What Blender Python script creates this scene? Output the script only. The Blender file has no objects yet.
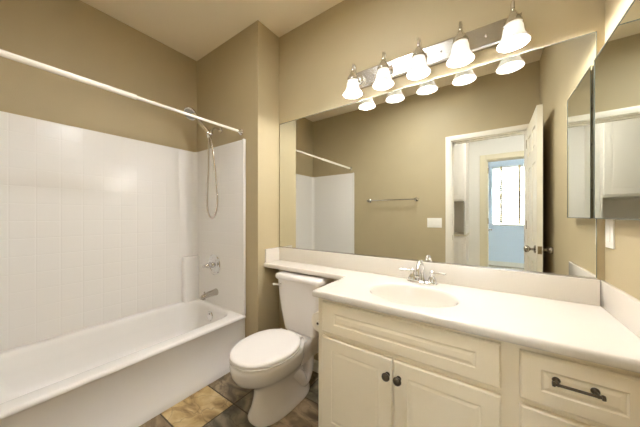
import bpy, bmesh, math, random
from mathutils import Vector, Matrix
random.seed(4)
PI = math.pi
S = bpy.context.scene
COL = S.collection

# ---------------------------------------------------------------- room measures (metres)
A = 0.894      # tub back wall at x = -A
W = 0.232      # depth of the shower wing wall
H = 2.703      # ceiling
HS = 1.799     # top of tub surround
TS = 0.1405    # tub apron at x = -TS
HT = 0.383     # tub rim
DW = 1.694     # door wall at y = -DW
R = 1.870      # right wall
HC = 0.809     # counter top
HB = 0.917     # splash top
CB = 0.172     # depth of the narrow shelf part of the counter
V = 0.740      # left end of the deep counter
CD = 0.520     # depth of deep counter
LTH = 0.12     # partition thickness
HALL = 3.10    # far hall wall at y = -HALL
BED = 5.66     # far bedroom wall

# ---------------------------------------------------------------- camera
cam = bpy.data.cameras.new('camera'); cam.sensor_width = 36.0
cam.lens = 245.14 / 640 * 36.0; cam.shift_y = 0.00277; cam.clip_start = 0.02
co = bpy.data.objects.new('camera', cam); COL.objects.link(co)
co.location = (1.4831, -1.5137, 1.1867); co.rotation_euler = (PI/2, 0, 0.6101)
S.camera = co

# ---------------------------------------------------------------- world, light, exposure
wd = bpy.data.worlds.new('sky'); S.world = wd; wd.use_nodes = True
wn = wd.node_tree; wn.nodes.clear()
wb = wn.nodes.new('ShaderNodeBackground'); wb.inputs[0].default_value = (0.80, 0.90, 1.0, 1); wb.inputs[1].default_value = .4
wo = wn.nodes.new('ShaderNodeOutputWorld'); wn.links.new(wb.outputs[0], wo.inputs[0])

def area(name, loc, rot, sx, sy, e, col):
    l = bpy.data.lights.new(name, 'AREA'); l.shape = 'RECTANGLE'; l.size = sx; l.size_y = sy
    l.energy = e; l.color = col
    o = bpy.data.objects.new(name, l); COL.objects.link(o); o.location = loc; o.rotation_euler = rot
    return o
def point(name, loc, e, col, rad):
    l = bpy.data.lights.new(name, 'POINT'); l.energy = e; l.color = col; l.shadow_soft_size = rad
    o = bpy.data.objects.new(name, l); COL.objects.link(o); o.location = loc
    return o
BULB_E = 2.5
BULB_C = (1.0, 0.975, 0.965)
HALL_FILL_E = 4.7
ROOM_FILL_E = 5.6
DAY_E = 10000.0
area('window_daylight', (2.0, -BED - 1.7, 3.7), (math.radians(48), 0, 0), 2.4, 1.2, DAY_E, (0.84, 0.92, 1.0))

S.view_settings.view_transform = 'Standard'
S.view_settings.look = 'None'
S.view_settings.gamma = 1.0
S.view_settings.use_curve_mapping = False
S.view_settings.exposure = 1.82
S.cycles.max_bounces = 14; S.cycles.diffuse_bounces = 7; S.cycles.glossy_bounces = 8
S.cycles.transmission_bounces = 6
S.cycles.caustics_reflective = True
S.cycles.sample_clamp_indirect = 6.0
S.cycles.use_denoising = True

# ---------------------------------------------------------------- materials
def lin(c):
    return tuple(((v/255)/12.92 if v/255 <= .04045 else ((v/255+.055)/1.055)**2.4) for v in c) + (1,)
def mat(name, rgb, rough=0.5, metal=0.0, bump=0.0, bscale=200.0, var=0.0, vscale=6.0, emit=None, coat=0.0, spec=0.5):
    m = bpy.data.materials.new(name); m.use_nodes = True
    n = m.node_tree; b = n.nodes['Principled BSDF']
    c = lin(rgb)
    b.inputs['Base Color'].default_value = c; b.inputs['Roughness'].default_value = rough
    b.inputs['Metallic'].default_value = metal; b.inputs['Coat Weight'].default_value = coat
    b.inputs['Specular IOR Level'].default_value = spec
    tc = n.nodes.new('ShaderNodeTexCoord')
    if var > 0:
        t = n.nodes.new('ShaderNodeTexNoise'); t.inputs['Scale'].default_value = vscale; t.inputs['Detail'].default_value = 4
        n.links.new(tc.outputs['Object'], t.inputs['Vector'])
        r = n.nodes.new('ShaderNodeValToRGB')
        r.color_ramp.elements[0].position = .3; r.color_ramp.elements[1].position = .7
        r.color_ramp.elements[0].color = tuple(v*(1-var) for v in c[:3]) + (1,)
        r.color_ramp.elements[1].color = tuple(min(1, v*(1+var)) for v in c[:3]) + (1,)
        n.links.new(t.outputs[0], r.inputs[0]); n.links.new(r.outputs[0], b.inputs['Base Color'])
    if bump > 0:
        t = n.nodes.new('ShaderNodeTexNoise'); t.inputs['Scale'].default_value = bscale; t.inputs['Detail'].default_value = 3
        n.links.new(tc.outputs['Object'], t.inputs['Vector'])
        u = n.nodes.new('ShaderNodeBump'); u.inputs['Strength'].default_value = bump; u.inputs['Distance'].default_value = .002
        n.links.new(t.outputs[0], u.inputs['Height']); n.links.new(u.outputs[0], b.inputs['Normal'])
    if emit:
        b.inputs['Emission Color'].default_value = lin(emit[0]); b.inputs['Emission Strength'].default_value = emit[1]
    return m

WALLP = mat('khaki_paint', (180, 165, 131), .62, bump=.25, bscale=170, var=.015)
CEILP = mat('ceiling_paint', (236, 224, 198), .8, bump=.25, bscale=140)
HALLP = mat('hall_paint', (222, 219, 212), .7, bump=.15)
BLUEP = mat('blue_paint', (222, 233, 244), .7, bump=.15)
TRIMP = mat('white_trim_paint', (236, 230, 216), .35, var=.01)
DOORP = mat('door_paint', (232, 224, 204), .35, var=.01)
CASE2 = mat('cream_trim_paint', (205, 196, 168), .4, var=.01)
ACRYL = mat('white_acrylic', (232, 229, 225), .24, spec=.24, bump=.02, bscale=8)
PORC = mat('white_porcelain', (238, 233, 228), .08, coat=.5, var=.01)
SEATP = mat('white_plastic', (236, 231, 226), .2, var=.01)
CABP = mat('cream_cabinet_paint', (241, 230, 207), .34, bump=.12, bscale=60, var=.012)
LINENP = mat('linen_cabinet_paint', (230, 224, 214), .4, var=.01)
MARB = mat('cultured_marble', (222, 215, 204), .16, coat=.4, var=.015, vscale=3)
CHROME = mat('chrome', (225, 225, 226), .07, 1.0, var=.01)
NICKEL = mat('brushed_nickel', (196, 190, 182), .22, 1.0, var=.03)
STEEL = mat('polished_steel_strip', (196, 194, 190), .24, 1.0, var=.01)
PEWTER = mat('dark_pewter', (92, 84, 74), .3, 1.0, var=.2, vscale=60)
MIRR = mat('mirror_silver', (236, 238, 234), .0, 1.0); 
MEDGE = mat('mirror_edge', (150, 158, 148), .15, .6, var=.02)
RODP = mat('white_enamel', (238, 232, 220), .25, var=.01)
PLATE = mat('white_plate_plastic', (240, 236, 226), .35, var=.005)
DARK = mat('dark_slot', (40, 36, 30), .6, var=.1)
PAPER = mat('tissue_paper', (240, 232, 216), .9, bump=.4, bscale=90)
CARPET = mat('beige_carpet', (190, 176, 150), .95, bump=.8, bscale=400, var=.08, vscale=120)
GROUT = mat('grout', (74, 64, 50), .85, bump=.4, bscale=300, var=.1)
BRASS = mat('hinge_brass', (150, 132, 96), .35, 1.0, var=.05)
BLINDM = mat('blind_vinyl', (240, 240, 238), .5, var=.01)
TAPE = mat('tan_tape', (204, 178, 138), .9, bump=.3)
bs = BLINDM.node_tree.nodes['Principled BSDF']; bs.inputs['Transmission Weight'].default_value = .25; bs.inputs['Roughness'].default_value = .8
GLASS = bpy.data.materials.new('window_glass'); GLASS.use_nodes = True; gn = GLASS.node_tree; gn.nodes.clear()
g1 = gn.nodes.new('ShaderNodeBsdfTransparent'); g2 = gn.nodes.new('ShaderNodeBsdfGlossy'); g2.inputs['Roughness'].default_value = .02
g3 = gn.nodes.new('ShaderNodeMixShader'); g3.inputs[0].default_value = .07; g4 = gn.nodes.new('ShaderNodeOutputMaterial')
gn.links.new(g1.outputs[0], g3.inputs[1]); gn.links.new(g2.outputs[0], g3.inputs[2]); gn.links.new(g3.outputs[0], g4.inputs[0])
SHADE = bpy.data.materials.new('frosted_glass_shade'); SHADE.use_nodes = True; sn = SHADE.node_tree; sn.nodes.clear()
sa = sn.nodes.new('ShaderNodeBsdfDiffuse'); sa.inputs[0].default_value = (.86, .86, .85, 1)
sb_ = sn.nodes.new('ShaderNodeBsdfTranslucent'); sb_.inputs[0].default_value = (.95, .93, .90, 1)
sm_ = sn.nodes.new('ShaderNodeMixShader'); sm_.inputs[0].default_value = .22
sg = sn.nodes.new('ShaderNodeBsdfGlossy'); sg.inputs['Roughness'].default_value = .25
sq = sn.nodes.new('ShaderNodeMixShader'); sq.inputs[0].default_value = .05; so_ = sn.nodes.new('ShaderNodeOutputMaterial')
sn.links.new(sa.outputs[0], sm_.inputs[1]); sn.links.new(sb_.outputs[0], sm_.inputs[2])
sn.links.new(sm_.outputs[0], sq.inputs[1]); sn.links.new(sg.outputs[0], sq.inputs[2]); sn.links.new(sq.outputs[0], so_.inputs[0])
BULBM = mat('lamp_bulb', (255, 250, 240), .4, emit=((255, 246, 232), 3.0))

def grid_mat(name, base, axis, off):
    """glossy acrylic with a square tile relief; axis = horizontal axis of the panel (0 x, 1 y)"""
    m = base.copy(); m.name = name; n = m.node_tree; b = n.nodes['Principled BSDF']
    for l in list(b.inputs['Normal'].links): n.links.remove(l)
    tc = n.nodes.new('ShaderNodeTexCoord'); sp = n.nodes.new('ShaderNodeSeparateXYZ')
    n.links.new(tc.outputs['Object'], sp.inputs[0])
    hs = []
    for ax, o in ((axis, off), (2, HS)):
        a = n.nodes.new('ShaderNodeMath'); a.operation = 'SUBTRACT'; n.links.new(sp.outputs[ax], a.inputs[0]); a.inputs[1].default_value = o
        d = n.nodes.new('ShaderNodeMath'); d.operation = 'DIVIDE'; n.links.new(a.outputs[0], d.inputs[0]); d.inputs[1].default_value = .108
        p = n.nodes.new('ShaderNodeMath'); p.operation = 'PINGPONG'; n.links.new(d.outputs[0], p.inputs[0]); p.inputs[1].default_value = .5
        q = n.nodes.new('ShaderNodeMapRange'); q.interpolation_type = 'SMOOTHSTEP'
        n.links.new(p.outputs[0], q.inputs[0]); q.inputs[1].default_value = 0; q.inputs[2].default_value = .045
        hs.append(q)
    mn = n.nodes.new('ShaderNodeMath'); mn.operation = 'MINIMUM'
    n.links.new(hs[0].outputs[0], mn.inputs[0]); n.links.new(hs[1].outputs[0], mn.inputs[1])
    u = n.nodes.new('ShaderNodeBump'); u.inputs['Strength'].default_value = .45; u.inputs['Distance'].default_value = .0012
    n.links.new(mn.outputs[0], u.inputs['Height']); n.links.new(u.outputs[0], b.inputs['Normal'])
    return m
TILE_BACK = grid_mat('acrylic_tile_relief_back', ACRYL, 1, -1.056)
TILE_END = grid_mat('acrylic_tile_relief_end', ACRYL, 0, -A)

def slate(name, c1, c2, c3, sc, seed):
    m = bpy.data.materials.new(name); m.use_nodes = True; n = m.node_tree; b = n.nodes['Principled BSDF']
    tc = n.nodes.new('ShaderNodeTexCoord'); mp = n.nodes.new('ShaderNodeMapping')
    mp.inputs['Location'].default_value = (seed, seed*.7, 0); mp.inputs['Rotation'].default_value = (0, 0, seed)
    mp.inputs['Scale'].default_value = (1, 1.7, 1)
    n.links.new(tc.outputs['Object'], mp.inputs[0])
    t = n.nodes.new('ShaderNodeTexNoise'); t.inputs['Scale'].default_value = sc; t.inputs['Detail'].default_value = 8
    t.inputs['Distortion'].default_value = 1.6; n.links.new(mp.outputs[0], t.inputs['Vector'])
    r = n.nodes.new('ShaderNodeValToRGB'); e = r.color_ramp.elements
    e[0].position = .34; e[0].color = lin(c1); e[1].position = .66; e[1].color = lin(c3)
    k = e.new(.5); k.color = lin(c2)
    n.links.new(t.outputs[0], r.inputs[0])
    v = n.nodes.new('ShaderNodeTexVoronoi'); v.feature = 'DISTANCE_TO_EDGE'; v.inputs['Scale'].default_value = sc*1.3
    nz = n.nodes.new('ShaderNodeTexNoise'); nz.inputs['Scale'].default_value = 9; n.links.new(mp.outputs[0], nz.inputs['Vector'])
    mx = n.nodes.new('ShaderNodeMix'); mx.data_type = 'VECTOR'; mx.inputs[0].default_value = .12
    n.links.new(mp.outputs[0], mx.inputs[4]); n.links.new(nz.outputs[1], mx.inputs[5]); n.links.new(mx.outputs[1], v.inputs['Vector'])
    vr = n.nodes.new('ShaderNodeMapRange'); vr.inputs[1].default_value = 0; vr.inputs[2].default_value = .03
    vr.inputs[3].default_value = .62; vr.inputs[4].default_value = 1
    n.links.new(v.outputs[0], vr.inputs[0])
    mm = n.nodes.new('ShaderNodeMix'); mm.data_type = 'RGBA'; mm.blend_type = 'MULTIPLY'; mm.inputs[0].default_value = 1
    n.links.new(r.outputs[0], mm.inputs[6]); n.links.new(vr.outputs[0], mm.inputs[7])
    n.links.new(mm.outputs[2], b.inputs['Base Color'])
    b.inputs['Roughness'].default_value = .38
    u = n.nodes.new('ShaderNodeBump'); u.inputs['Strength'].default_value = .5; u.inputs['Distance'].default_value = .004
    n.links.new(t.outputs[0], u.inputs['Height']); n.links.new(u.outputs[0], b.inputs['Normal'])
    return m
SL_TAN = slate('slate_tan', (138, 112, 70), (182, 154, 104), (206, 184, 138), 5, 1.3)
SL_BRN = slate('slate_brown_grey', (84, 72, 54), (120, 104, 80), (158, 142, 116), 6, 2.1)
SL_GRY = slate('slate_dark_grey', (62, 58, 46), (102, 94, 76), (140, 128, 106), 5, 4.4)
SL_RUS = slate('slate_warm_brown', (84, 68, 48), (122, 102, 76), (154, 134, 106), 5, 6.2)

# ---------------------------------------------------------------- mesh helpers
def finish(name, bm, m, parent=None, smooth=None, loc=None):
    bmesh.ops.remove_doubles(bm, verts=bm.verts, dist=1e-6)
    bmesh.ops.recalc_face_normals(bm, faces=bm.faces)
    me = bpy.data.meshes.new(name); bm.to_mesh(me); bm.free()
    for mm in (m if isinstance(m, (list, tuple)) else [m]): me.materials.append(mm)
    if smooth is not None:
        me.polygons.foreach_set('use_smooth', [True]*len(me.polygons))
        if smooth < 180: me.set_sharp_from_angle(angle=math.radians(smooth))
    o = bpy.data.objects.new(name, me); COL.objects.link(o)
    if parent:
        o.parent = parent; o.matrix_parent_inverse = Matrix.Translation(-parent.location)
    return o
def box(bm, x0, x1, y0, y1, z0, z1, bev=0.0, seg=2, mi=0):
    r = bmesh.ops.create_cube(bm, size=1.0)
    vs = r['verts']
    for v in vs:
        v.co = Vector((x0 + (v.co.x+.5)*(x1-x0), y0 + (v.co.y+.5)*(y1-y0), z0 + (v.co.z+.5)*(z1-z0)))
    fs = set(f for v in vs for f in v.link_faces)
    for f in fs: f.material_index = mi
    if bev > 0:
        es = list(set(e for v in vs for e in v.link_edges))
        bmesh.ops.bevel(bm, geom=es, offset=bev, segments=seg, profile=.6, affect='EDGES', clamp_overlap=True)
def BOX(*a, **k):
    bm = bmesh.new(); box(bm, *a, **k); return bm
def loft(bm, rings, cap0=True, cap1=True, close=False):
    vv = [[bm.verts.new(p) for p in r] for r in rings]
    n = len(vv[0])
    seq = list(zip(vv[:-1], vv[1:]))
    if close: seq.append((vv[-1], vv[0]))
    for a, b in seq:
        for i in range(n):
            j = (i+1) % n
            bm.faces.new((a[i], a[j], b[j], b[i]))
    if not close:
        if cap0: bm.faces.new(vv[0])
        if cap1: bm.faces.new(list(reversed(vv[-1])))
def basis(axis):
    z = Vector(axis).normalized()
    t = Vector((0, 0, 1)) if abs(z.z) < .95 else Vector((0, 1, 0))
    x = t.cross(z).normalized(); y = z.cross(x)
    return x, y, z
def lathe(bm, prof, org=(0, 0, 0), axis=(0, 0, 1), n=24, cap0=True, cap1=True, sx=1.0, sy=1.0):
    x, y, z = basis(axis); o = Vector(org)
    loft(bm, [[o + x*(r*sx*math.cos(2*PI*i/n)) + y*(r*sy*math.sin(2*PI*i/n)) + z*h for i in range(n)] for r, h in prof], cap0, cap1)
def catmull(pts, sub=6):
    P = [Vector(p) for p in pts]; out = []
    for i in range(len(P)-1):
        p0 = P[max(i-1, 0)]; p1 = P[i]; p2 = P[i+1]; p3 = P[min(i+2, len(P)-1)]
        for k in range(sub):
            t = k/sub
            out.append(.5*((2*p1) + (p2-p0)*t + (2*p0-5*p1+4*p2-p3)*t*t + (3*p1-p0-3*p2+p3)*t**3))
    out.append(P[-1]); return out
def tube(bm, pts, r, n=10, sub=6, radii=None):
    P = catmull(pts, sub) if sub > 1 else [Vector(p) for p in pts]
    m = len(P)
    if radii:
        rr = []
        for i in range(m):
            t = i/(m-1)*(len(radii)-1); a = int(min(t, len(radii)-2)); rr.append(radii[a] + (radii[a+1]-radii[a])*(t-a))
    else: rr = [r]*m
    T = [(P[min(i+1, m-1)]-P[max(i-1, 0)]).normalized() for i in range(m)]
    x, y, _ = basis(T[0]); rings = []
    for i in range(m):
        x = (x - T[i]*x.dot(T[i])).normalized(); y = T[i].cross(x)
        rings.append([P[i] + x*(rr[i]*math.cos(2*PI*k/n)) + y*(rr[i]*math.sin(2*PI*k/n)) for k in range(n)])
    loft(bm, rings)
def rrect(x0, x1, y0, y1, r, z, k=6):
    r = min(r, (x1-x0)/2-1e-4, (y1-y0)/2-1e-4); out = []
    for cx, cy, a in ((x1-r, y1-r, 0), (x0+r, y1-r, 90), (x0+r, y0+r, 180), (x1-r, y0+r, 270)):
        for i in range(k+1):
            t = math.radians(a + 90*i/k); out.append(Vector((cx + r*math.cos(t), cy + r*math.sin(t), z)))
    return out
def sup(cx, cy, a, b, z, n=36, e=2.0, bf=None):
    """superellipse ring; bf = half length towards -y when different from b"""
    out = []
    for i in range(n):
        t = 2*PI*i/n; c, s = math.cos(t), math.sin(t)
        px = a*abs(c)**(2/e)*(1 if c >= 0 else -1); bb = b if s >= 0 else (bf or b)
        out.append(Vector((cx+px, cy+bb*abs(s)**(2/e)*(1 if s >= 0 else -1), z)))
    return out
def thing(name, label, cat, loc=(0, 0, 0), group=None):
    o = bpy.data.objects.new(name, None); COL.objects.link(o); o.location = loc
    o.empty_display_size = .05; o['label'] = label; o['category'] = cat
    if group: o['group'] = group
    return o
def tag(o, label, cat, group=None):
    o['label'] = label; o['category'] = cat
    if group: o['group'] = group
    return o
def struct(name, bm, m, parent=None, smooth=None):
    o = finish(name, bm, m, parent, smooth)
    if not parent: o['kind'] = 'structure'
    return o
def raised(bm, x0, x1, z0, z1, yf, th, m=.0, rail=.055, depth=.003, facing=-1, plane='y'):
    """front slab with a bevelled edge and a routed raised centre panel; front at y=yf facing -y (or +y)"""
    def pt(x, d, z):
        return Vector((x, yf - facing*d, z)) if plane == 'y' else Vector((yf - facing*d, x, z))
    def ring(i, d, e=0): return [pt(x0+i+e, d, z0+i), pt(x1-i-e, d, z0+i), pt(x1-i-e, d, z1-i), pt(x0+i+e, d, z1-i)]
    rings = [ring(0, th), ring(0, .005), ring(.005, 0), ring(rail, 0, m), ring(rail+.004, depth, m), ring(rail+.008, depth, m), ring(rail+.018, depth*.25, m)]
    loft(bm, rings, True, True)

# ================================================================ STRUCTURE
# floor: square slate tiles on a 0.30 m grid, one mesh
bm = bmesh.new()
box(bm, -A-LTH, R+LTH, -DW-.06, LTH, -.06, -.0015, mi=0)
gx = [-.145 + .3*i for i in range(-1, 8)]; gy = [-.56 + .3*i for i in range(-4, 3)]
spec = {(0, -.86): 1, (0, -.56): 2, (0, -.26): 3, (1, -.86): 3, (1, -.56): 3, (1, -.26): 2, (2, -.26): 3, (0, -1.16): 4, (1, -1.16): 2}
for i, xx in enumerate(gx):
    for yy in gy:
        x0, x1 = max(xx+.003, -TS-.02), min(xx+.297, R); y0, y1 = max(yy+.003, -DW-.06), min(yy+.297, 0)
        if x1-x0 < .02 or y1-y0 < .02: continue
        mi = spec.get((i-1, round(yy, 2)), random.choice([2, 3, 4, 2, 3]))
        box(bm, x0, x1, y0, y1, -.004, 0, bev=.0008, seg=1, mi=mi)
struct('floor', bm, [GROUT, SL_TAN, SL_BRN, SL_GRY, SL_RUS])
struct('ceiling', BOX(-A-LTH, R+LTH, -DW-LTH, LTH, H, H+.08), CEILP)
struct('wall_left', BOX(-A-LTH, -A, -DW, 0, 0, H), WALLP)
struct('wall_back', BOX(-A-LTH, R+LTH, 0, LTH, 0, H), WALLP)
struct('wall_shower_end', BOX(-A, 0, -W, 0, 0, H, bev=.004), WALLP)
struct('wall_right', BOX(R, R+LTH, -DW, 0, 0, H), WALLP)
DX0, DX1, DZ = 1.100, 1.775, 2.042
bm = bmesh.new()
def wall_hole(bm, x0, x1, y0, y1, hx0, hx1, hz0, hz1, top):
    box(bm, x0, hx0, y0, y1, 0, top); box(bm, hx1, x1, y0, y1, 0, top); box(bm, hx0, hx1, y0, y1, hz1, top)
    if hz0 > 0: box(bm, hx0, hx1, y0, y1, 0, hz0)
wall_hole(bm, -A-LTH, R+LTH, -DW-LTH*.5, -DW, DX0, DX1, 0, DZ, H); struct('wall_front', bm, WALLP)
# hall beyond the doorway
HX0, HX1 = .36, 2.75
bm = bmesh.new(); wall_hole(bm, HX0-.1, HX1+.1, -DW-LTH, -DW-LTH*.5, DX0, DX1, 0, DZ, H); struct('wall_hall_near', bm, HALLP)
struct('wall_hall_left', BOX(HX0-.1, HX0, -HALL, -DW-LTH, 0, H), HALLP)
struct('wall_hall_right', BOX(HX1, HX1+.1, -HALL, -DW-LTH, 0, H), HALLP)
struct('ceiling_hall', BOX(HX0-.1, HX1+.1, -HALL-.12, -DW-LTH, H, H+.08), HALLP)
struct('floor_hall', BOX(HX0-.1, HX1+.1, -HALL-.12, -DW-.06, -.06, 0), CARPET)
BX0, BX1, BZ = 1.414, 2.18, 2.042
bm = bmesh.new(); wall_hole(bm, HX0-.1, HX1+.1, -HALL-.06, -HALL, BX0, BX1, 0, BZ, H); struct('wall_hall_far', bm, HALLP)
# bedroom
QX0, QX1 = -.3, 3.4
bm = bmesh.new(); wall_hole(bm, QX0, QX1, -HALL-.12, -HALL-.06, BX0, BX1, 0, BZ, H); struct('wall_bedroom_near', bm, BLUEP)
WX0, WX1, WZ0, WZ1 = 1.50, 2.51, .97, 2.34
bm = bmesh.new(); wall_hole(bm, QX0, QX1, -BED-.14, -BED, WX0, WX1, WZ0, WZ1, H); struct('wall_bedroom_far', bm, BLUEP)
struct('wall_bedroom_left', BOX(QX0-.1, QX0, -BED, -HALL-.12, 0, H), BLUEP)
struct('wall_bedroom_right', BOX(QX1, QX1+.1, -BED, -HALL-.12, 0, H), BLUEP)
struct('ceiling_bedroom', BOX(QX0-.1, QX1+.1, -BED-.14, -HALL-.12, H, H+.08), HALLP)
struct('floor_bedroom', BOX(QX0-.1, QX1+.1, -BED-.14, -HALL-.12, -.06, 0), CARPET)

# baseboards
def base_profile(bm, x0, x1, y, d, h=.085):
    box(bm, x0, x1, min(y, y+d*.012), max(y, y+d*.012), 0, h-.015)
    box(bm, x0, x1, min(y, y+d*.008), max(y, y+d*.008), h-.015, h, bev=.002, seg=1)
bm = bmesh.new(); base_profile(bm, .0, .757, 0, -1); struct('baseboard_back', bm, TRIMP)
bm = bmesh.new(); box(bm, 0, .012, -W, -.012, 0, .085, bev=.003); struct('baseboard_left', bm, TRIMP)
bm = bmesh.new(); box(bm, -TS+.002, .012, -W-.012, -W, 0, .085, bev=.003); struct('baseboard_shower_end', bm, TRIMP)
bm = bmesh.new(); base_profile(bm, -TS+.002, 1.043, -DW, 1); struct('baseboard_front', bm, TRIMP)
bm = bmesh.new(); base_profile(bm, QX0, QX1, -BED, 1, .1); struct('baseboard_bedroom', bm, TRIMP)
bm = bmesh.new(); base_profile(bm, HX0+.84, BX0-.08, -HALL, 1); struct('baseboard_hall', bm, TRIMP)

# door casings and jambs
def casing(bm, x0, x1, z, y, d, w=.055, t=.016):
    ya, yb = min(y, y+d*t), max(y, y+d*t)
    box(bm, x0-w, x0, ya, yb, 0, z+w, bev=.004); box(bm, x1, x1+w, ya, yb, 0, z+w, bev=.004)
    box(bm, x0, x1, ya, yb, z, z+w, bev=.004)
def jamb(bm, x0, x1, z, y0, y1, t=.012, stop=None):
    box(bm, x0, x0+t, y0, y1, 0, z); box(bm, x1-t, x1, y0, y1, 0, z); box(bm, x0+t, x1-t, y0, y1, z-t, z)
    if stop:
        box(bm, x0+t, x0+t+.01, stop-.018, stop+.018, 0, z-t); box(bm, x0+t, x1-t, stop-.018, stop+.018, z-t-.01, z-t)
bm = bmesh.new(); casing(bm, DX0, DX1, DZ, -DW, 1); struct('trim_1', bm, TRIMP, smooth=30)
bm = bmesh.new(); jamb(bm, DX0, DX1, DZ, -DW-LTH, -DW, stop=-DW-.06); struct('trim_2', bm, TRIMP)
bm = bmesh.new(); casing(bm, DX0, DX1, DZ, -DW-LTH, -1); struct('trim_3', bm, TRIMP)
bm = bmesh.new(); casing(bm, BX0, BX1, BZ, -HALL, 1, .08); struct('trim_4', bm, CASE2)
bm = bmesh.new(); jamb(bm, BX0, BX1, BZ, -HALL-.12, -HALL, stop=-HALL-.05); struct('trim_5', bm, CASE2)
bm = bmesh.new(); box(bm, DX0+.012, DX0+.0135, -DW-.055, -DW-.02, .895, .955, bev=.0005, seg=1)
o = struct('trim_6', bm, BRASS)

# six panel door leaf, plane x = const, hinge at y = -DW; swung in against the right wall
def six_panel(bm, yA, yB, x0, x1, zt):
    """leaf between y=yA..yB, faces at x0 and x1, with six sunken raised panels on both faces"""
    box(bm, x0+.008, x1-.008, yA, yB, .012, zt)
    L = yB-yA; st = .10; mid = .09
    cols = [(yA+st, yA+L/2-mid/2), (yA+L/2+mid/2, yB-st)]
    rows = [(.22, .80), (.96, 1.62), (1.74, zt-.12)]
    for side, xf in ((-1, x0), (1, x1)):
        xa, xb = (x0, x0+.008) if side < 0 else (x1-.008, x1)
        ys = [yA, yA+st, yA+L/2-mid/2, yA+L/2+mid/2, yB-st, yB]
        for a, b in ((0, 1), (2, 3), (4, 5)): box(bm, xa, xb, ys[a], ys[b], .012, zt)
        zs = [.012, .22, .80, .96, 1.62, 1.74, zt-.12, zt]
        for a in (0, 2, 4, 6):
            for c, d in cols: box(bm, xa, xb, c, d, zs[a], zs[a+1])
        for c, d in cols:
            for r0, r1 in rows:
                box(bm, x0+.003 if side < 0 else x1-.009, x0+.009 if side < 0 else x1-.003, c+.022, d-.022, r0+.022, r1-.022, bev=.006, seg=1)
def door_knob(name, parent, x, y, z, side, m=NICKEL):
    bm = bmesh.new()
    lathe(bm, [(.0, 0), (.031, 0), (.032, .004), (.026, .010), (.011, .013), (.010, .030), (.016, .036), (.026, .045), (.029, .056), (.026, .066), (.016, .072), (0, .073)], (x, y, z), (side, 0, 0), cap0=False, cap1=False)
    return finish(name, bm, m, parent, 40)
d1 = bpy.data.objects.new('door_1', None); COL.objects.link(d1); d1['kind'] = 'structure'; d1.location = (1.775, -DW, 0)
LX0, LX1, LY0, LY1 = 1.770, 1.805, -DW+.022, -1.005
bm = bmesh.new(); six_panel(bm, LY0, LY1, LX0, LX1, 2.036); leaf = finish('door_leaf', bm, DOORP, d1)
door_knob('knob', d1, LX0, -1.065, .918, -1); door_knob('knob', d1, LX1, -1.065, .918, 1)
bm = bmesh.new(); box(bm, LX0+.005, LX1-.005, LY1-.0005, LY1+.0015, .888, .948, bev=.0005, seg=1); box(bm, LX0+.012, LX1-.012, LY1, LY1+.008, .910, .926, bev=.002, seg=1)
finish('latch_plate', bm, BRASS, d1)
for z in (.25, 1.05, 1.85):
    bm = bmesh.new(); lathe(bm, [(.006, 0), (.006, .085)], (1.772, -DW+.0235, z), n=10); finish('hinge', bm, BRASS, d1, 40)
# bedroom door, swung into the bedroom
d2 = bpy.data.objects.new('door_2', None); COL.objects.link(d2); d2['kind'] = 'structure'; d2.location = (1.44, -HALL-.13, 0)
bm = bmesh.new(); six_panel(bm, -HALL-.14-.74, -HALL-.14, 1.405, 1.440, 2.03); finish('door_leaf', bm, DOORP, d2)
bm = bmesh.new(); lathe(bm, [(0, 0), (.03, 0), (.028, .010), (.009, .014), (.009, .05), (0, .052)], (1.440, -HALL-.81, .93), (1, 0, 0), cap0=False, cap1=False)
tube(bm, [(1.486, -HALL-.81, .93), (1.488, -HALL-.76, .932), (1.486, -HALL-.70, .926)], .008, sub=4); finish('lever_handle', bm, NICKEL, d2, 40)
for z in (.25, 1.05, 1.85):
    bm = bmesh.new(); lathe(bm, [(.007, 0), (.007, .09)], (1.440, -HALL-.131, z), n=10); finish('hinge', bm, BRASS, d2, 40)

# bedroom window
w1 = bpy.data.objects.new('window_1', None); COL.objects.link(w1); w1['kind'] = 'structure'; w1.location = (2.0, -BED-.09, WZ0)
bm = bmesh.new(); yy0, yy1 = -BED-.12, -BED-.07
for a in ((WX0, WX0+.045, WZ0, WZ1), (WX1-.045, WX1, WZ0, WZ1)): box(bm, a[0], a[1], yy0, yy1, a[2], a[3], bev=.004)
for a in ((WZ0, WZ0+.045), (WZ1-.045, WZ1), (1.67, 1.72)): box(bm, WX0+.045, WX1-.045, yy0, yy1, a[0], a[1], bev=.004)
finish('window_frame', bm, TRIMP, w1)
bm = bmesh.new()
for x in (1.75, 2.005, 2.26): box(bm, x-.010, x+.010, -BED-.108, -BED-.082, WZ0+.045, WZ1-.045)
for z in (1.33, 2.0): box(bm, WX0+.045, WX1-.045, -BED-.106, -BED-.084, z-.010, z+.010)
finish('muntin_bars', bm, TRIMP, w1)
finish('pane', BOX(WX0+.04, WX1-.04, -BED-.098, -BED-.094, WZ0+.04, WZ1-.04), GLASS, w1)
finish('window_sill', BOX(WX0-.0, WX1+.0, -BED-.07, -BED+.02, WZ0-.025, WZ0+.004, bev=.004), TRIMP, w1)
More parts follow.
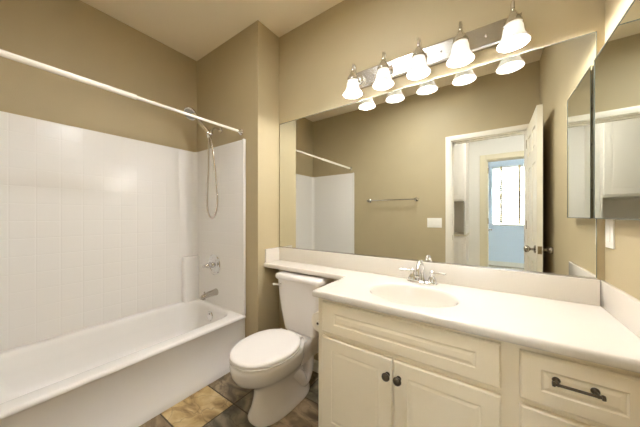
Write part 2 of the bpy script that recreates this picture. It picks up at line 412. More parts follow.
# blinds
t = thing('window_blind', 'white slatted blind with tan cloth tapes over the bedroom window', 'blind', (2.005, -BED-.03, WZ1-.03))
bm = bmesh.new(); n = 26
for i in range(n):
    z = WZ0+.045 + i*(WZ1-WZ0-.10)/n
    vs = [bm.verts.new(v) for v in ((WX0+.006, -BED-.054, z-.006), (WX1-.006, -BED-.054, z-.006), (WX1-.006, -BED-.010, z+.006), (WX0+.006, -BED-.010, z+.006))]
    f = bm.faces.new(vs)
r = bmesh.ops.solidify(bm, geom=bm.faces[:], thickness=.0025)
finish('slats', bm, BLINDM, t)
finish('head_rail', BOX(WX0+.004, WX1-.004, -BED-.058, -BED-.006, WZ1-.05, WZ1-.005, bev=.003), BLINDM, t)
finish('bottom_rail', BOX(WX0+.006, WX1-.006, -BED-.05, -BED-.014, WZ0+.008, WZ0+.026, bev=.003), BLINDM, t)
for x in (1.669, 2.007, 2.345): finish('cloth_tape', BOX(x-.019, x+.019, -BED-.007, -BED-.005, WZ0+.01, WZ1-.006), TAPE, t)

# ================================================================ LINEN CABINET IN THE HALL
t = thing('linen_cabinet', 'white built-in hall linen cabinet with an open shelf gap, seen in mirror through doorway', 'cabinet', (.77, -2.83, 0))
LX, LR, LF = HX0+.002, 1.186, -2.55
bm = bmesh.new()
box(bm, LX, LR, -HALL+.002, LF, .09, .885); box(bm, LX+.02, LR-.02, -HALL+.002, LF-.07, .0, .09)
box(bm, LX, LR, -HALL+.002, LF, 1.39, 2.40)
box(bm, LX, LR, -HALL+.002, -HALL+.02, .912, 1.39); box(bm, LR-.02, LR, -HALL+.02, LF, .912, 1.39)
finish('body', bm, LINENP, t)
finish('shelf_top', BOX(LX, LR+.008, -HALL+.002, LF+.02, .885, .912, bev=.005), CASE2, t)
mx = (LX+LR)/2
for a, b, s in ((LX+.015, mx-.003, 1), (mx+.003, LR-.025, -1)):
    for z0, z1, kz in ((.11, .865, .78), (1.412, 2.37, 1.50)):
        bm = bmesh.new(); raised(bm, a, b, z0, z1, LF+.018, .018, rail=.06, facing=1, depth=.002); dd = finish('door', bm, LINENP, t)
        kx = b-.03 if s > 0 else a+.03
        bm = bmesh.new(); lathe(bm, [(0, 0), (.006, 0), (.006, .01), (.013, .016), (.012, .023), (0, .025)], (kx, LF+.018, kz), (0, 1, 0), n=14, cap0=False, cap1=False)
        k = finish('knob', bm, NICKEL, dd, 40)
bm = bmesh.new(); box(bm, LX, LR+.03, -HALL+.002, LF+.03, 2.40, 2.46, bev=.012, seg=3); finish('crown_moulding', bm, LINENP, t)

# added hall ceiling fixture, out of view, to brighten hall and bathroom
t = thing('hall_added_fill', 'added round flush fill light on the hall ceiling, out of view', 'added fill light', (1.7, -2.10, H))
bm = bmesh.new(); lathe(bm, [(.0, -.0), (.15, 0), (.155, -.02), (.14, -.025)], (1.7, -2.10, H-.001), n=32, cap0=False, cap1=False); finish('rim', bm, NICKEL, t, 40)
bm = bmesh.new(); lathe(bm, [(.14, -.022), (.13, -.055), (.09, -.08), (.0, -.09)], (1.7, -2.10, H-.001), n=32, cap0=False, cap1=False)
finish('glass_bowl', bm, mat('hall_fill_glass', (250, 248, 240), .4, emit=((255, 244, 226), 3)), t, 60)
area('hall_fill_light', (1.7, -2.10, H-.10), (0, 0, 0), .26, .26, HALL_FILL_E, (.98, .99, 1.0))

# ================================================================ BATHTUB
t = thing('bathtub', 'white alcove bathtub with plain front apron beside the toilet', 'bathtub', (-.52, -.96, 0))
bm = bmesh.new()
X0, X1, Y0, Y1 = -A+.001, -TS, -DW+.001, -W-.001
out = [(0.0, 0.0), (.0, .045), (.010, .06), (.012, HT-.035), (.004, HT-.026), (.0, HT-.018), (.003, HT-.008), (.012, HT-.001), (.02, HT)]
rings = [rrect(X0, X1-i, Y0, Y1, .003, z, 8) for i, z in out]
IX0, IX1, IY0, IY1 = -A+.052, -.238, -DW+.10, -W-.050
for i, z, r in ((-.012, HT, .13), (-.004, HT-.002, .125), (.004, HT-.010, .12), (.010, HT-.03, .115), (.024, .26, .11), (.045, .16, .10), (.075, .115, .09), (.12, .10, .07), (.22, .096, .03)):
    rings.append(rrect(IX0+i, IX1-i, IY0+i*(3 if i > .02 else 1), IY1-i, r, z, 8))
loft(bm, rings)
finish('tub_body', bm, ACRYL, t, 50)
ofy = -W-.050-.018
bm = bmesh.new(); lathe(bm, [(.0, 0), (.040, 0), (.042, .004), (.037, .010), (.020, .013), (.0, .013)], (-.540, ofy, .302), (0, -1, .08), n=28, cap0=False, cap1=False)
lathe(bm, [(.006, 0), (.006, .004), (.0, .005)], (-.540, ofy-.012, .322), (0, -1, .08), n=10, cap0=False, cap1=False)
finish('overflow_plate', bm, CHROME, t, 40)
bm = bmesh.new(); lathe(bm, [(.0, 0), (.035, 0), (.03, .005), (.012, .006), (0, .004)], (-.565, -W-.34, .096), n=24, cap0=False, cap1=False); finish('drain', bm, CHROME, t, 40)

# surround: three panels
t = thing('tub_surround', 'glossy white three-sided tub wall surround with square tile relief', 'tub surround', (-.52, -.96, HT))
bm = bmesh.new(); box(bm, -A+.0005, -A+.018, -DW+.019, -W-.019, HT+.001, HS, bev=.004); finish('back_panel', bm, TILE_BACK, t, 30)
for yf, yb, nm in ((-W-.019, -W-.001, 'end_panel'), (-DW+.001, -DW+.019, 'end_panel')):
    bm = bmesh.new(); box(bm, -A+.0005, -TS-.010, yf, yb, HT+.001, HS-.001, bev=.003); e = finish(nm, bm, TILE_END, t, 30)
    ff = yf-.006 if yf > -1 else yf
    bm = bmesh.new(); box(bm, -TS-.022, -TS-.001, yf-.006 if yf > -1 else yf, yb if yf > -1 else yb+.006, HT+.001, HS+.003, bev=.006, seg=3); finish('edge_trim', bm, ACRYL, t, 30)
# concave corner coves and the low corner ledge
for cy, s in ((-W-.018, -1), (-DW+.018, 1)):
    bm = bmesh.new()
    prof = [(-A+.017, cy+s*.045)] + [(-A+.017+.045*(1-math.cos(a)), cy+s*.045*(1-math.sin(a))) for a in [PI/2*i/8 for i in range(1, 8)]] + [(-A+.017+.045, cy), (-A+.017, cy)]
    loft(bm, [[Vector((x, y, z)) for x, y in prof] for z in (HT+.001, HS-.002)])
    finish('corner_cove', bm, ACRYL, t, 40)
bm = bmesh.new(); loft(bm, [rrect(-A+.010+i*.0, -.815-i, -.385+i, -W-.012, .018, z, 6) for i, z in ((0, HT+.001), (0, .785), (.002, .794), (.008, .799))]); finish('corner_ledge', bm, ACRYL, t, 40)

# shower curtain rod
t = thing('shower_rod', 'white shower curtain rod spanning above the tub between two walls', 'curtain rod', (-.2035, -.96, 1.87))
bm = bmesh.new(); tube(bm, [(-.2035, -W-.004, 1.872), (-.2035, -1.0, 1.870)], .0095, sub=1, n=16); finish('inner_tube', bm, RODP, t, 60)
bm = bmesh.new(); tube(bm, [(-.2035, -.96, 1.870), (-.2035, -DW+.004, 1.868)], .0140, sub=1, n=16); finish('outer_tube', bm, RODP, t, 60)
for y, s in ((-W-.0005, -1), (-DW+.0005, 1)):
    bm = bmesh.new(); lathe(bm, [(0, 0), (.026, 0), (.027, .004), (.022, .012), (.017, .02), (.015, .034), (.0, .035)], (-.2035, y, 1.870), (0, s, 0), cap0=False, cap1=False); finish('flange', bm, CHROME, t, 40)

# hand shower
t = thing('hand_shower', 'chrome hand shower with looping metal hose on the shower end wall', 'hand shower', (-.49, -W, 1.94))
SX = -.486
bm = bmesh.new(); lathe(bm, [(0, 0), (.028, 0), (.026, .008), (.012, .012), (0, .012)], (SX, -W-.0005, 1.945), (0, -1, 0), cap0=False, cap1=False); finish('wall_flange', bm, CHROME, t, 40)
bx, by, bz = -.450, -W-.125, 1.868
bm = bmesh.new(); tube(bm, [(SX, -W-.005, 1.945), (SX, -W-.06, 1.943), (bx, by, bz+.01)], .009); finish('shower_arm', bm, CHROME, t, 60)
bm = bmesh.new(); lathe(bm, [(0, -.03), (.012, -.03), (.015, -.02), (.017, 0), (.015, .016), (.010, .026), (0, .026)], (bx, by, bz), (0, -.5, -.87), cap0=False, cap1=False)
lathe(bm, [(0, -.032), (.009, -.032), (.012, -.01), (.012, .02), (.008, .03), (0, .03)], (bx, by, bz), (1, .1, 0), n=14, cap0=False, cap1=False)
tube(bm, [(bx-.006, by-.012, bz+.015), (bx-.02, by-.03, bz+.03)], .013, sub=1); finish('bracket', bm, CHROME, t, 40)
hx, hy, hz = -.610, -W-.205, 2.052
hd = Vector((.30, -.62, -.72)).normalized()
bm = bmesh.new(); tube(bm, [(bx+.002, by-.010, bz-.035), (bx-.01, by-.022, bz+.02), (bx-.060, by-.055, bz+.095), (hx+.006, hy+.012, hz+.018)], .012, n=14, radii=[.013, .018, .017, .018, .024])
finish('handle', bm, CHROME, t, 60)
bm = bmesh.new(); lathe(bm, [(0, -.036), (.020, -.034), (.038, -.022), (.052, -.006), (.057, .004), (.056, .012), (.050, .014), (.0, .014)], (hx, hy, hz), hd, n=28, cap0=False, cap1=False); hp = finish('shower_head', bm, CHROME, t, 40)
bm = bmesh.new(); lathe(bm, [(0, 0), (.046, 0), (.046, .003), (.022, .005), (.0, .005)], Vector((hx, hy, hz))+hd*.014, hd, n=28, cap0=False, cap1=False)
x_, y_, z_ = basis(hd)
for rr, k in ((.012, 6), (.026, 12), (.039, 16)):
    for i in range(k):
        a = 2*PI*i/k; lathe(bm, [(.0032, 0), (.0026, .004)], Vector((hx, hy, hz)) + hd*.017 + x_*rr*math.cos(a) + y_*rr*math.sin(a), hd, n=6)
finish('spray_face', bm, mat('spray_face_grey', (150, 150, 148), .4, var=.05), hp, 40)
bm = bmesh.new()
tube(bm, [(bx+.004, by-.012, bz-.035), (bx-.006, by-.01, bz-.12), (bx-.028, by+.0, bz-.35), (bx-.044, by+.0, bz-.53), (bx-.034, by+.0, bz-.65), (bx+.022, by+.0, bz-.705), (bx+.084, by+.0, bz-.66), (bx+.104, by+.0, bz-.55), (bx+.080, by, bz-.35), (bx+.042, by-.002, bz-.13), (bx+.014, by-.006, bz-.035)], .0078, n=10, sub=10)
finish('hose', bm, NICKEL, t, 60)

# tub control valve
t = thing('tub_valve', 'round chrome mixing valve plate with lever, above the tub spout', 'tub valve', (-.564, -W-.019, .748))
VY = -W-.0195
bm = bmesh.new(); lathe(bm, [(0, 0), (.090, 0), (.092, .004), (.086, .009), (.070, .011), (.067, .007), (.058, .007), (.052, .012), (.034, .018), (0, .018)], (-.556, VY, .744), (0, -1, 0), n=40, cap0=False, cap1=False); finish('escutcheon', bm, CHROME, t, 30)
bm = bmesh.new(); lathe(bm, [(.026, .010), (.024, .03), (.020, .034), (.019, .055), (.022, .058), (.022, .070), (.016, .078), (.012, .095), (.015, .10), (.014, .112), (.007, .118), (0, .118)], (-.556, VY, .744), (0, -1, 0), n=24, cap0=False, cap1=False)
tube(bm, [(-.556, VY-.066, .744), (-.585, VY-.072, .742), (-.622, VY-.075, .738)], .006, radii=[.008, .006, .008]); finish('lever_handle', bm, CHROME, t, 40)
# tub spout
t = thing('tub_spout', 'brushed chrome tub spout below the round valve plate', 'tub spout', (-.560, -W-.019, .52))
bm = bmesh.new()
rs = []
for d, rx, rz, dz in ((0, .030, .030, 0), (.006, .031, .031, 0), (.02, .029, .028, 0), (.07, .027, .025, -.003), (.11, .025, .022, -.008), (.135, .022, .019, -.014), (.146, .015, .013, -.018)):
    rs.append([Vector((-.525 + rx*math.cos(2*PI*i/20), VY-d, .505+dz + rz*math.sin(2*PI*i/20))) for i in range(20)])
loft(bm, rs); lathe(bm, [(.014, 0), (.014, .022), (.010, .022), (.010, .01)], (-.525, VY-.118, .488), (0, 0, -1), n=16, cap0=False)
finish('spout', bm, NICKEL, t, 40)
bm = bmesh.new(); lathe(bm, [(.007, 0), (.005, .008), (.008, .014), (.0, .018)], (-.525, VY-.112, .517), n=12, cap0=False, cap1=False); finish('diverter_knob', bm, NICKEL, t, 40)

# ================================================================ TOILET
TX = .372
t = thing('toilet', 'white two-piece toilet with closed lid between tub and vanity', 'toilet', (TX, -.36, 0))
bm = bmesh.new()
# pedestal and bowl in one loft: (z, centre y, half width, back half length, front half length, exponent)
prof = [(0.000, -.33, .118, .20, .265, 2.6), (.012, -.33, .120, .20, .268, 2.6), (.03, -.33, .114, .198, .262, 2.5), (.06, -.33, .104, .19, .250, 2.4), (.12, -.335, .094, .17, .232, 2.3),
        (.17, -.34, .094, .16, .226, 2.2), (.205, -.36, .106, .16, .232, 2.2), (.24, -.39, .130, .19, .252, 2.1), (.275, -.42, .154, .22, .272, 2.1), (.31, -.45, .166, .24, .258, 2.1), (.345, -.465, .174, .26, .246, 2.1), (.362, -.465, .174, .26, .244, 2.1), (.368, -.465, .166, .25, .236, 2.1)]
loft(bm, [sup(TX, cy, a, b, z, 44, e, bf) for z, cy, a, b, bf, e in prof])
# trapway swelling on both sides of the foot
for s in (-1, 1):
    tube(bm, [(TX+s*.050, -.40, .20), (TX+s*.066, -.33, .185), (TX+s*.072, -.27, .13), (TX+s*.070, -.23, .075), (TX+s*.064, -.175, .10), (TX+s*.056, -.15, .18), (TX+s*.045, -.14, .27)], .04, n=14, radii=[.026, .038, .042, .040, .038, .042, .042])
    lathe(bm, [(.016, 0), (.015, .010), (.010, .018), (0, .021)], (TX+s*.100, -.30, .012), n=14, cap0=False, cap1=False)
# shelf under the tank
loft(bm, [rrect(TX-.09, TX+.09, -.30, -.035, .04, .20, 8), rrect(TX-.105, TX+.105, -.32, -.03, .04, .28, 8), rrect(TX-.115, TX+.115, -.33, -.028, .04, .335, 8), rrect(TX-.110, TX+.110, -.33, -.03, .04, .352, 8)])
bowl = finish('bowl', bm, PORC, t, 60)
def oval(i, z, f=0): return sup(TX+.004, -.475, .180-i, .205-i, z, 48, 2.15, .236-i-f)
bm = bmesh.new(); loft(bm, [oval(.014, .3685), oval(.012, .373), oval(.001, .376), oval(0, .383), oval(.004, .386)]); finish('seat', bm, SEATP, t, 50)
bm = bmesh.new(); loft(bm, [oval(.012, .386), oval(.010, .3905), oval(.001, .3925), oval(0, .402), oval(.005, .409), oval(.016, .412), oval(.05, .414), oval(.12, .415)]); finish('lid', bm, SEATP, t, 50)
for s in (-1, 1):
    bm = bmesh.new(); lathe(bm, [(.013, 0), (.013, .035), (.010, .040), (0, .041)], (TX+s*.075-.02, -.268, .385), (1, 0, 0), n=14, cap0=False, cap1=False); finish('hinge', bm, SEATP, t, 40)
bm = bmesh.new()
loft(bm, [rrect(TX-w, TX+w, y0, -.025, .035, z, 8) for w, y0, z in ((.135, -.175, .353), (.145, -.188, .358), (.152, -.192, .38), (.172, -.202, .50), (.190, -.210, .64), (.197, -.213, .722))])
tank = finish('tank', bm, PORC, t, 50)
bm = bmesh.new()
loft(bm, [rrect(TX-w, TX+w, y0, y1, .035, z, 8) for w, y0, y1, z in ((.197, -.213, -.023, .7225), (.205, -.224, -.020, .724), (.208, -.228, -.018, .732), (.208, -.228, -.018, .748), (.202, -.222, -.022, .759), (.185, -.205, -.035, .763))])
finish('tank_lid', bm, PORC, t, 50)
bm = bmesh.new(); lathe(bm, [(.012, 0), (.012, .008), (.008, .014), (0, .015)], (TX-.150, -.2115, .682), (0, -1, 0), n=16, cap0=False, cap1=False)
tube(bm, [(TX-.150, -.225, .682), (TX-.172, -.232, .684), (TX-.196, -.236, .682)], .006, radii=[.007, .006, .009]); finish('flush_lever', bm, SEATP, t, 40)

# toilet paper on the vanity's side
t = thing('toilet_paper_holder', 'small white toilet roll holder bracket on the left side of the vanity', 'paper holder', (.757, -.35, .59))
for y in (-.410, -.286):
    bm = bmesh.new(); loft(bm, [[Vector((x, y+d, .588+sz*h)) for x, sz in ((.7565, -1), (.7565, 1), (.688, .5), (.688, -.5))] for d, h in ((0, .024), (.008, .024))]); finish('bracket_arm', bm, PLATE, t, 30)
bm = bmesh.new(); lathe(bm, [(0, 0), (.007, .001), (.007, .136), (0, .137)], (.696, -.413, .588), (0, 1, 0), n=12, cap0=False, cap1=False); finish('spindle', bm, PEWTER, t, 40)
bm = bmesh.new(); lathe(bm, [(.014, 0), (.054, 0), (.056, .003), (.056, .099), (.054, .102), (.014, .102)], (.696, -.396, .588), (0, 1, 0), n=32, cap0=False, cap1=False)
tag(finish('toilet_paper_roll', bm, PAPER, None, 40), 'white toilet paper roll held beside the vanity, just behind its left edge', 'toilet paper')

# ================================================================ VANITY
VX0, VF = .757, -.489
t = thing('vanity_cabinet', 'cream painted vanity cabinet with doors and drawers under the white counter', 'vanity cabinet', (1.31, -.25, 0))
bm = bmesh.new()
top = HC-.0345
# carcass sides, floor, back and the face frame around the openings
box(bm, VX0, VX0+.018, VF+.018, -.001, .0, top); box(bm, R-.019, R-.001, VF+.018, -.001, .0, top)
box(bm, VX0+.018, R-.019, VF+.018, -.001, .10, .118); box(bm, VX0+.018, R-.019, -.012, -.001, .118, top)
box(bm, VX0+.018, R-.019, VF+.075, VF+.09, .0, .10)
for x0, x1 in ((VX0, .800), (1.498, 1.572), (1.818, R-.001)): box(bm, x0, x1, VF, VF+.018, .10, top, bev=.001, seg=1)
for x0, x1 in ((.800, 1.498), (1.572, 1.818)):
    box(bm, x0, x1, VF+.0005, VF+.018, .743, top, bev=.001, seg=1); box(bm, x0, x1, VF+.0005, VF+.018, .10, .14, bev=.001, seg=1)
    box(bm, x0, x1, VF+.0005, VF+.018, .572, .612, bev=.001, seg=1)
box(bm, 1.572, 1.818, VF+.0005, VF+.018, .355, .39, bev=.001, seg=1)
box(bm, 1.125, 1.165, VF+.0005, VF+.018, .14, .572, bev=.001, seg=1)
finish('carcass', bm, CABP, t)
def slab(bm, x0, x1, z0, z1, rail, m=0):
    raised(bm, x0, x1, z0, z1, VF-.019, .0185, rail=rail, m=m)
bm = bmesh.new(); slab(bm, .790, 1.509, .610, .758, .046, .024)
finish('drawer_panel', bm, CABP, t)
kprof = [(0, 0), (.010, 0), (.010, .003), (.006, .006), (.006, .014), (.014, .018), (.017, .024), (.015, .030), (.009, .034), (0, .035)]
for x0, x1, kx in ((.790, 1.1445, 1.126), (1.150, 1.509, 1.173)):
    bm = bmesh.new(); slab(bm, x0, x1, .125, .586, .055); d = finish('door', bm, CABP, t)
    bm = bmesh.new(); lathe(bm, kprof, (kx, VF-.019, .520), (0, -1, 0), n=20, cap0=False, cap1=False); finish('knob', bm, PEWTER, d, 40)
for z0, z1, pz in ((.604, .755, .693), (.378, .583, .50), (.125, .366, .26)):
    bm = bmesh.new(); slab(bm, 1.558, 1.835, z0, z1, .042, .008); d = finish('drawer', bm, CABP, t)
    bm = bmesh.new(); c = 1.682; hw = .040
    yh = VF-.019
    tube(bm, [(c-hw-.008, yh-.026, pz), (c+hw+.008, yh-.026, pz)], .0040, sub=1, n=12)
    for s in (-1, 1):
        lathe(bm, [(.010, 0), (.009, .004), (.005, .008), (.0045, .028), (0, .029)], (c+s*hw, yh, pz), (0, -1, 0), n=14, cap1=False)
        lathe(bm, [(0, 0), (.0065, .001), (.0075, .004), (.0065, .008), (0, .009)], (c+s*(hw+.005), yh-.026, pz), (s, 0, 0), n=12, cap0=False, cap1=False)
    finish('pull', bm, PEWTER, d, 40)

# ---------------------------------------------------------------- counter with moulded sink and splashes
t = thing('countertop', 'cream white cultured marble counter with splash, running over toilet and vanity', 'countertop', (1.0, -.26, HC))
bm = bmesh.new(); e = .012
SCX, SCY, SAX, SAY = 1.165, -.292, .202, .160
sx0, sx1, sy0, sy1 = .90, 1.43, -CD+e, -.0005
N = 64
def rect_pt(a):
    c, s = math.cos(a), math.sin(a)
    k = min((sx1-SCX)/c if c > 1e-9 else ((sx0-SCX)/c if c < -1e-9 else 1e9), (sy1-SCY)/s if s > 1e-9 else ((sy0-SCY)/s if s < -1e-9 else 1e9))
    return Vector((SCX+c*k, SCY+s*k, HC))
angs = sorted([2*PI*i/N for i in range(N)] + [math.atan2(y-SCY, x-SCX) % (2*PI) for x in (sx0, sx1) for y in (sy0, sy1)])
rings = [[rect_pt(a) for a in angs]]
for f, z in ((1.06, 0), (1.03, -.0005), (1.0, -.003), (.975, -.008), (.955, -.018), (.92, -.045), (.86, -.080), (.74, -.110), (.55, -.128), (.30, -.136), (.10, -.139)):
    rings.append([Vector((SCX+SAX*f*math.cos(a), SCY+SAY*f*math.sin(a), HC+z)) for a in angs])
loft(bm, rings, cap0=False, cap1=True)
def quad(x0, x1, y0, y1, z):
    bm.faces.new([bm.verts.new(p) for p in ((x0, y0, z), (x1, y0, z), (x1, y1, z), (x0, y1, z))])
quad(.0005, V+e, -CB+e, -.0005, HC); quad(V+e, sx0, -CD+e, -.0005, HC); quad(sx1, R-.0005, -CD+e, -.0005, HC)
# rounded edge swept along the front outline
path = [(.0005, -CB), (V-.03, -CB), (V, -CB-.03), (V, -CD+.012), (V+.012, -CD), (R-.0005, -CD)]
path = [(.0005, -CB), (V, -CB), (V, -CD), (R-.0005, -CD)]
inn = [(.0005, -CB+e), (V+e, -CB+e), (V+e, -CD+e), (R-.0005, -CD+e)]
inn2 = [(.0005, -.0005), (R*.5, -.0005), (R*.5, -.0005), (R-.0005, -.0005)]
T = .0335
prof = [(1.0, 0), (.62, -.0008), (.29, -.0035), (.08, -.008), (0, -.014), (0, -T+.008), (.1, -T+.003), (.35, -T), (1.0, -T)]
rr = [[bm.verts.new((p[0]+(q[0]-p[0])*f, p[1]+(q[1]-p[1])*f, HC+z)) for f, z in prof] for p, q in zip(path, inn)]
for a, b in zip(rr[:-1], rr[1:]):
    for i in range(len(prof)-1): bm.faces.new((a[i], a[i+1], b[i+1], b[i]))
zb = HC-T
quad(.0005, V+e, -CB+e, -.0005, zb)
# underside of the deep part, open round the bowl
quad(V+e, .93, -CD+e, -.0005, zb); quad(1.40, R-.0005, -CD+e, -.0005, zb); quad(.93, 1.40, -CD+e, -.47, zb); quad(.93, 1.40, -.11, -.0005, zb)
finish('counter_slab', bm, MARB, t, 35)
st = .016
bm = bmesh.new(); box(bm, .0005+st, R-.0005-st, -st, -.0005, HC+.0003, HB, bev=.003, seg=2); finish('back_splash', bm, MARB, t, 35)
bm = bmesh.new(); box(bm, .0005, st, -CB+.010, -.0005, HC+.0003, HB, bev=.003, seg=2); finish('side_splash', bm, MARB, t, 35)
bm = bmesh.new(); box(bm, R-st, R-.0005, -CD+.008, -.0005, HC+.0003, HB, bev=.003, seg=2); finish('side_splash', bm, MARB, t, 35)
bm = bmesh.new(); lathe(bm, [(.022, 0), (.021, .003), (.014, .002), (.0, .004)], (SCX, SCY, HC-.1385), n=24, cap0=False, cap1=False); finish('drain', bm, CHROME, t, 40)

# ---------------------------------------------------------------- faucet
FX, FY = 1.166, -.066
t = thing('faucet', 'chrome two-handle bathroom faucet behind the oval sink', 'faucet', (FX, FY, HC))
bm = bmesh.new(); loft(bm, [sup(FX, FY, a, b, HC+z, 36, 3) for a, b, z in ((.078, .027, .0008), (.080, .029, .006), (.076, .026, .012), (.066, .020, .016))]); finish('base_plate', bm, CHROME, t, 40)
bm = bmesh.new()
tube(bm, [(FX, FY, HC+.012), (FX, FY, HC+.06), (FX, FY-.006, HC+.10), (FX, FY-.032, HC+.125), (FX, FY-.070, HC+.118), (FX, FY-.098, HC+.088), (FX, FY-.106, HC+.064)], .011, n=14, radii=[.018, .013, .0115, .0105, .0105, .0105, .011])
lathe(bm, [(.013, 0), (.014, .005), (.013, .012)], (FX, FY-.107, HC+.053), n=16); lathe(bm, [(.021, 0), (.018, .012), (.014, .022)], (FX, FY, HC+.013), n=20)
finish('spout', bm, CHROME, t, 50)
for s in (-1, 1):
    hx0 = FX+s*.052
    bm = bmesh.new(); lathe(bm, [(.024, 0), (.024, .006), (.021, .016), (.015, .026), (.010, .034), (.010, .040), (.014, .044), (.014, .052), (.009, .058), (.005, .064), (0, .066)], (hx0, FY, HC+.013), n=22, cap0=False, cap1=False)
    tube(bm, [(hx0, FY, HC+.061), (hx0+s*.035, FY-.004, HC+.066), (hx0+s*.070, FY-.008, HC+.065)], .004, n=10, radii=[.0055, .0042, .0045, .0065]); finish('handle', bm, CHROME, t, 45)
bm = bmesh.new(); tube(bm, [(FX, FY+.024, HC+.012), (FX, FY+.024, HC+.075)], .0025, sub=1, n=8); lathe(bm, [(.003, 0), (.006, .004), (.006, .010), (0, .014)], (FX, FY+.024, HC+.073), n=12, cap0=False, cap1=False); finish('lift_rod', bm, CHROME, t, 50)

# ================================================================ BIG MIRROR, LIGHT BAR, MEDICINE CABINET
MX0, MX1, MZ0, MZ1 = .014, 1.846, HB+.0015, 1.959
t = thing('wall_mirror', 'large frameless rectangular mirror above the counter splash', 'mirror', ((MX0+MX1)/2, -.003, MZ0))
finish('mirror_glass', BOX(MX0, MX1, -.006, -.0008, MZ0, MZ1), MIRR, t)
bm = bmesh.new(); box(bm, MX0, MX1, -.0085, -.0065, MZ0-.001, MZ0+.006); box(bm, MX0, MX1, -.0095, -.0008, MZ0-.0012, MZ0-.0002); finish('bottom_channel', bm, STEEL, t)
bm = bmesh.new(); box(bm, MX0, MX1, -.0068, -.0060, MZ1-.004, MZ1); finish('top_edge', bm, MEDGE, t)
bm = bmesh.new(); box(bm, MX1-.003, MX1, -.0068, -.0060, MZ0+.006, MZ1-.004); finish('side_edge', bm, MEDGE, t)

XS = [.760, .960, 1.158, 1.356, 1.563]
t = thing('vanity_light', 'chrome bar light with five lit frosted bell shades above the mirror', 'wall light', (1.16, -.001, 2.09))
bm = bmesh.new()
LP0, LP1, LZ0, LZ1 = .705, 1.602, 2.035, 2.148
loft(bm, [[Vector((x, -d, z)) for x, z in ((LP0+i, LZ0+i), (LP1-i, LZ0+i), (LP1-i, LZ1-i), (LP0+i, LZ1-i))] for i, d in ((0, .001), (0, .016), (.003, .020), (.010, .022))])
finish('back_plate', bm, STEEL, t)
for x in (.86, 1.06, 1.257, 1.46):
    bm = bmesh.new(); lathe(bm, [(.006, 0), (.006, .003), (.003, .007), (0, .008)], (x, -.022, 2.092), (0, -1, 0), n=12, cap0=False, cap1=False); finish('cap_screw', bm, CHROME, t, 40)
LD = .115; ZM = 1.956
for x in XS:
    bm = bmesh.new()
    lathe(bm, [(.030, 0), (.029, .005), (.020, .012), (.010, .016), (0, .017)], (x, -.022, 2.085), (0, -1, 0), n=20, cap0=False, cap1=False)
    tube(bm, [(x, -.034, 2.085), (x, -.060, 2.088), (x, -.076, 2.105), (x, -.082, 2.132), (x, -.094, 2.150), (x, -.110, 2.145), (x, -.115, 2.115)], .0055, n=10, radii=[.009, .0075, .0075, .0085, .0085, .0075, .007])
    lathe(bm, [(0, 0), (.006, -.003), (.008, -.010), (.006, -.017), (.014, -.022), (.020, -.034), (.027, -.046), (.034, -.058), (.035, -.070), (.037, -.072), (.036, -.078), (.02, -.080)], (x, -LD, 2.118), n=24, cap0=False, cap1=False)
    arm = finish('lamp_arm', bm, CHROME, t, 40)
    bm = bmesh.new(); zt = 2.038
    pr = [(.026, zt), (.034, zt-.003), (.0375, zt-.012), (.039, zt-.028), (.042, zt-.044), (.048, zt-.058), (.056, zt-.072), (.061, zt-.082)]
    ins = [(r-.003, z) for r, z in reversed(pr[1:])] + [(.022, zt-.004)]
    lathe(bm, [(r, z-0) for r, z in pr + ins], (x, -LD, 0), n=32, cap0=False, cap1=False)
    finish('shade', bm, SHADE, arm, 60)
    bm = bmesh.new(); lathe(bm, [(.012, 2.034), (.013, 2.024), (.022, 2.010), (.026, 1.996), (.023, 1.982), (.012, 1.974), (0, 1.972)], (x, -LD, 0), n=20, cap0=False, cap1=False); finish('bulb', bm, BULBM, arm, 60)
    point('vanity_bulb_light', (x, -LD, 1.954), BULB_E, BULB_C, .012)

MCX = 1.833
t = thing('medicine_cabinet', 'mirror-door medicine cabinet on the right wall beside the big mirror', 'medicine cabinet', (1.85, -.2, 1.175))
bm = bmesh.new(); box(bm, MCX+.006, R-.0005, -.420, -.030, 1.174, 1.828); finish('body', bm, NICKEL, t)
bm = bmesh.new(); box(bm, MCX, MCX+.005, -.424, -.028, 1.172, 1.830); d = finish('mirror_door', bm, MIRR, t)
bm = bmesh.new()
for y0, y1, z0, z1 in ((-.424, -.420, 1.172, 1.83), (-.031, -.028, 1.172, 1.83), (-.420, -.031, 1.172, 1.176), (-.420, -.031, 1.826, 1.83)): box(bm, MCX-.0015, MCX-.0002, y0, y1, z0, z1)
finish('bevel_edge', bm, MEDGE, d)
for z in (1.30, 1.34, 1.50, 1.66, 1.70):
    bm = bmesh.new(); lathe(bm, [(.0035, 0), (.003, .0025), (0, .003)], (MCX+.014, -.030, z), (0, 1, 0), n=10, cap0=False, cap1=False); finish('hinge_screw', bm, DARK, t, 40)

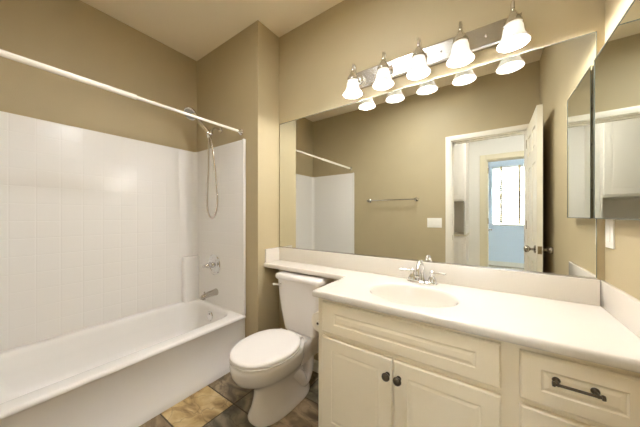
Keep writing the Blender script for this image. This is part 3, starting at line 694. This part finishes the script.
t = thing('bathroom_added_fill', 'added round flush fill light on the bathroom ceiling, out of view', 'added fill light', (.85, -.95, H))  # unseen fixture, added because the bar light alone leaves the room dim
bm = bmesh.new(); lathe(bm, [(.0, 0), (.17, 0), (.175, -.02), (.16, -.025)], (.85, -.95, H-.001), n=32, cap0=False, cap1=False); finish('rim', bm, NICKEL, t, 40)
bm = bmesh.new(); lathe(bm, [(.16, -.022), (.15, -.05), (.10, -.07), (.0, -.078)], (.85, -.95, H-.001), n=32, cap0=False, cap1=False)
finish('glass_bowl', bm, mat('added_fill_glass', (250, 248, 240), .4, emit=((255, 248, 236), 2)), t, 60)
al = area('bathroom_fill_light', (.85, -.95, H-.085), (0, 0, 0), .30, .30, ROOM_FILL_E, (.93, .96, 1.0)); al.data.shape = 'DISK'

# ================================================================ SMALL WALL FITTINGS
t = thing('outlet_plate', 'white wall switch plate on the right wall under the medicine cabinet', 'switch plate', (R, -.065, 1.12))
finish('cover_plate', BOX(R-.006, R-.0005, -.104, -.026, 1.057, 1.171, bev=.003, seg=2), PLATE, t, 40)
finish('rocker', BOX(R-.009, R-.006, -.081, -.049, 1.082, 1.146, bev=.0015, seg=1), PLATE, t)
t = thing('light_switch', 'white three-gang light switch plate beside the bathroom doorway', 'light switch', (.924, -DW, 1.097))
finish('cover_plate', BOX(.844, 1.004, -DW+.0005, -DW+.006, 1.040, 1.154, bev=.003, seg=2), PLATE, t, 40)
for x in (.878, .924, .970): finish('rocker', BOX(x-.0165, x+.0165, -DW+.006, -DW+.010, 1.064, 1.130, bev=.002, seg=1), PLATE, t)
t = thing('towel_bar', 'chrome towel bar on the khaki wall opposite the mirror', 'towel bar', (.407, -DW, 1.387))
bm = bmesh.new(); tube(bm, [(.095, -DW+.062, 1.387), (.719, -DW+.062, 1.387)], .008, sub=1, n=14); finish('bar', bm, CHROME, t, 60)
for x in (.095, .719):
    bm = bmesh.new(); lathe(bm, [(0, 0), (.027, 0), (.027, .005), (.018, .012), (.010, .02), (.010, .048), (.015, .054), (.016, .064), (.012, .076), (0, .079)], (x, -DW+.0005, 1.387), (0, 1, 0), n=20, cap0=False, cap1=False); finish('post', bm, CHROME, t, 40)
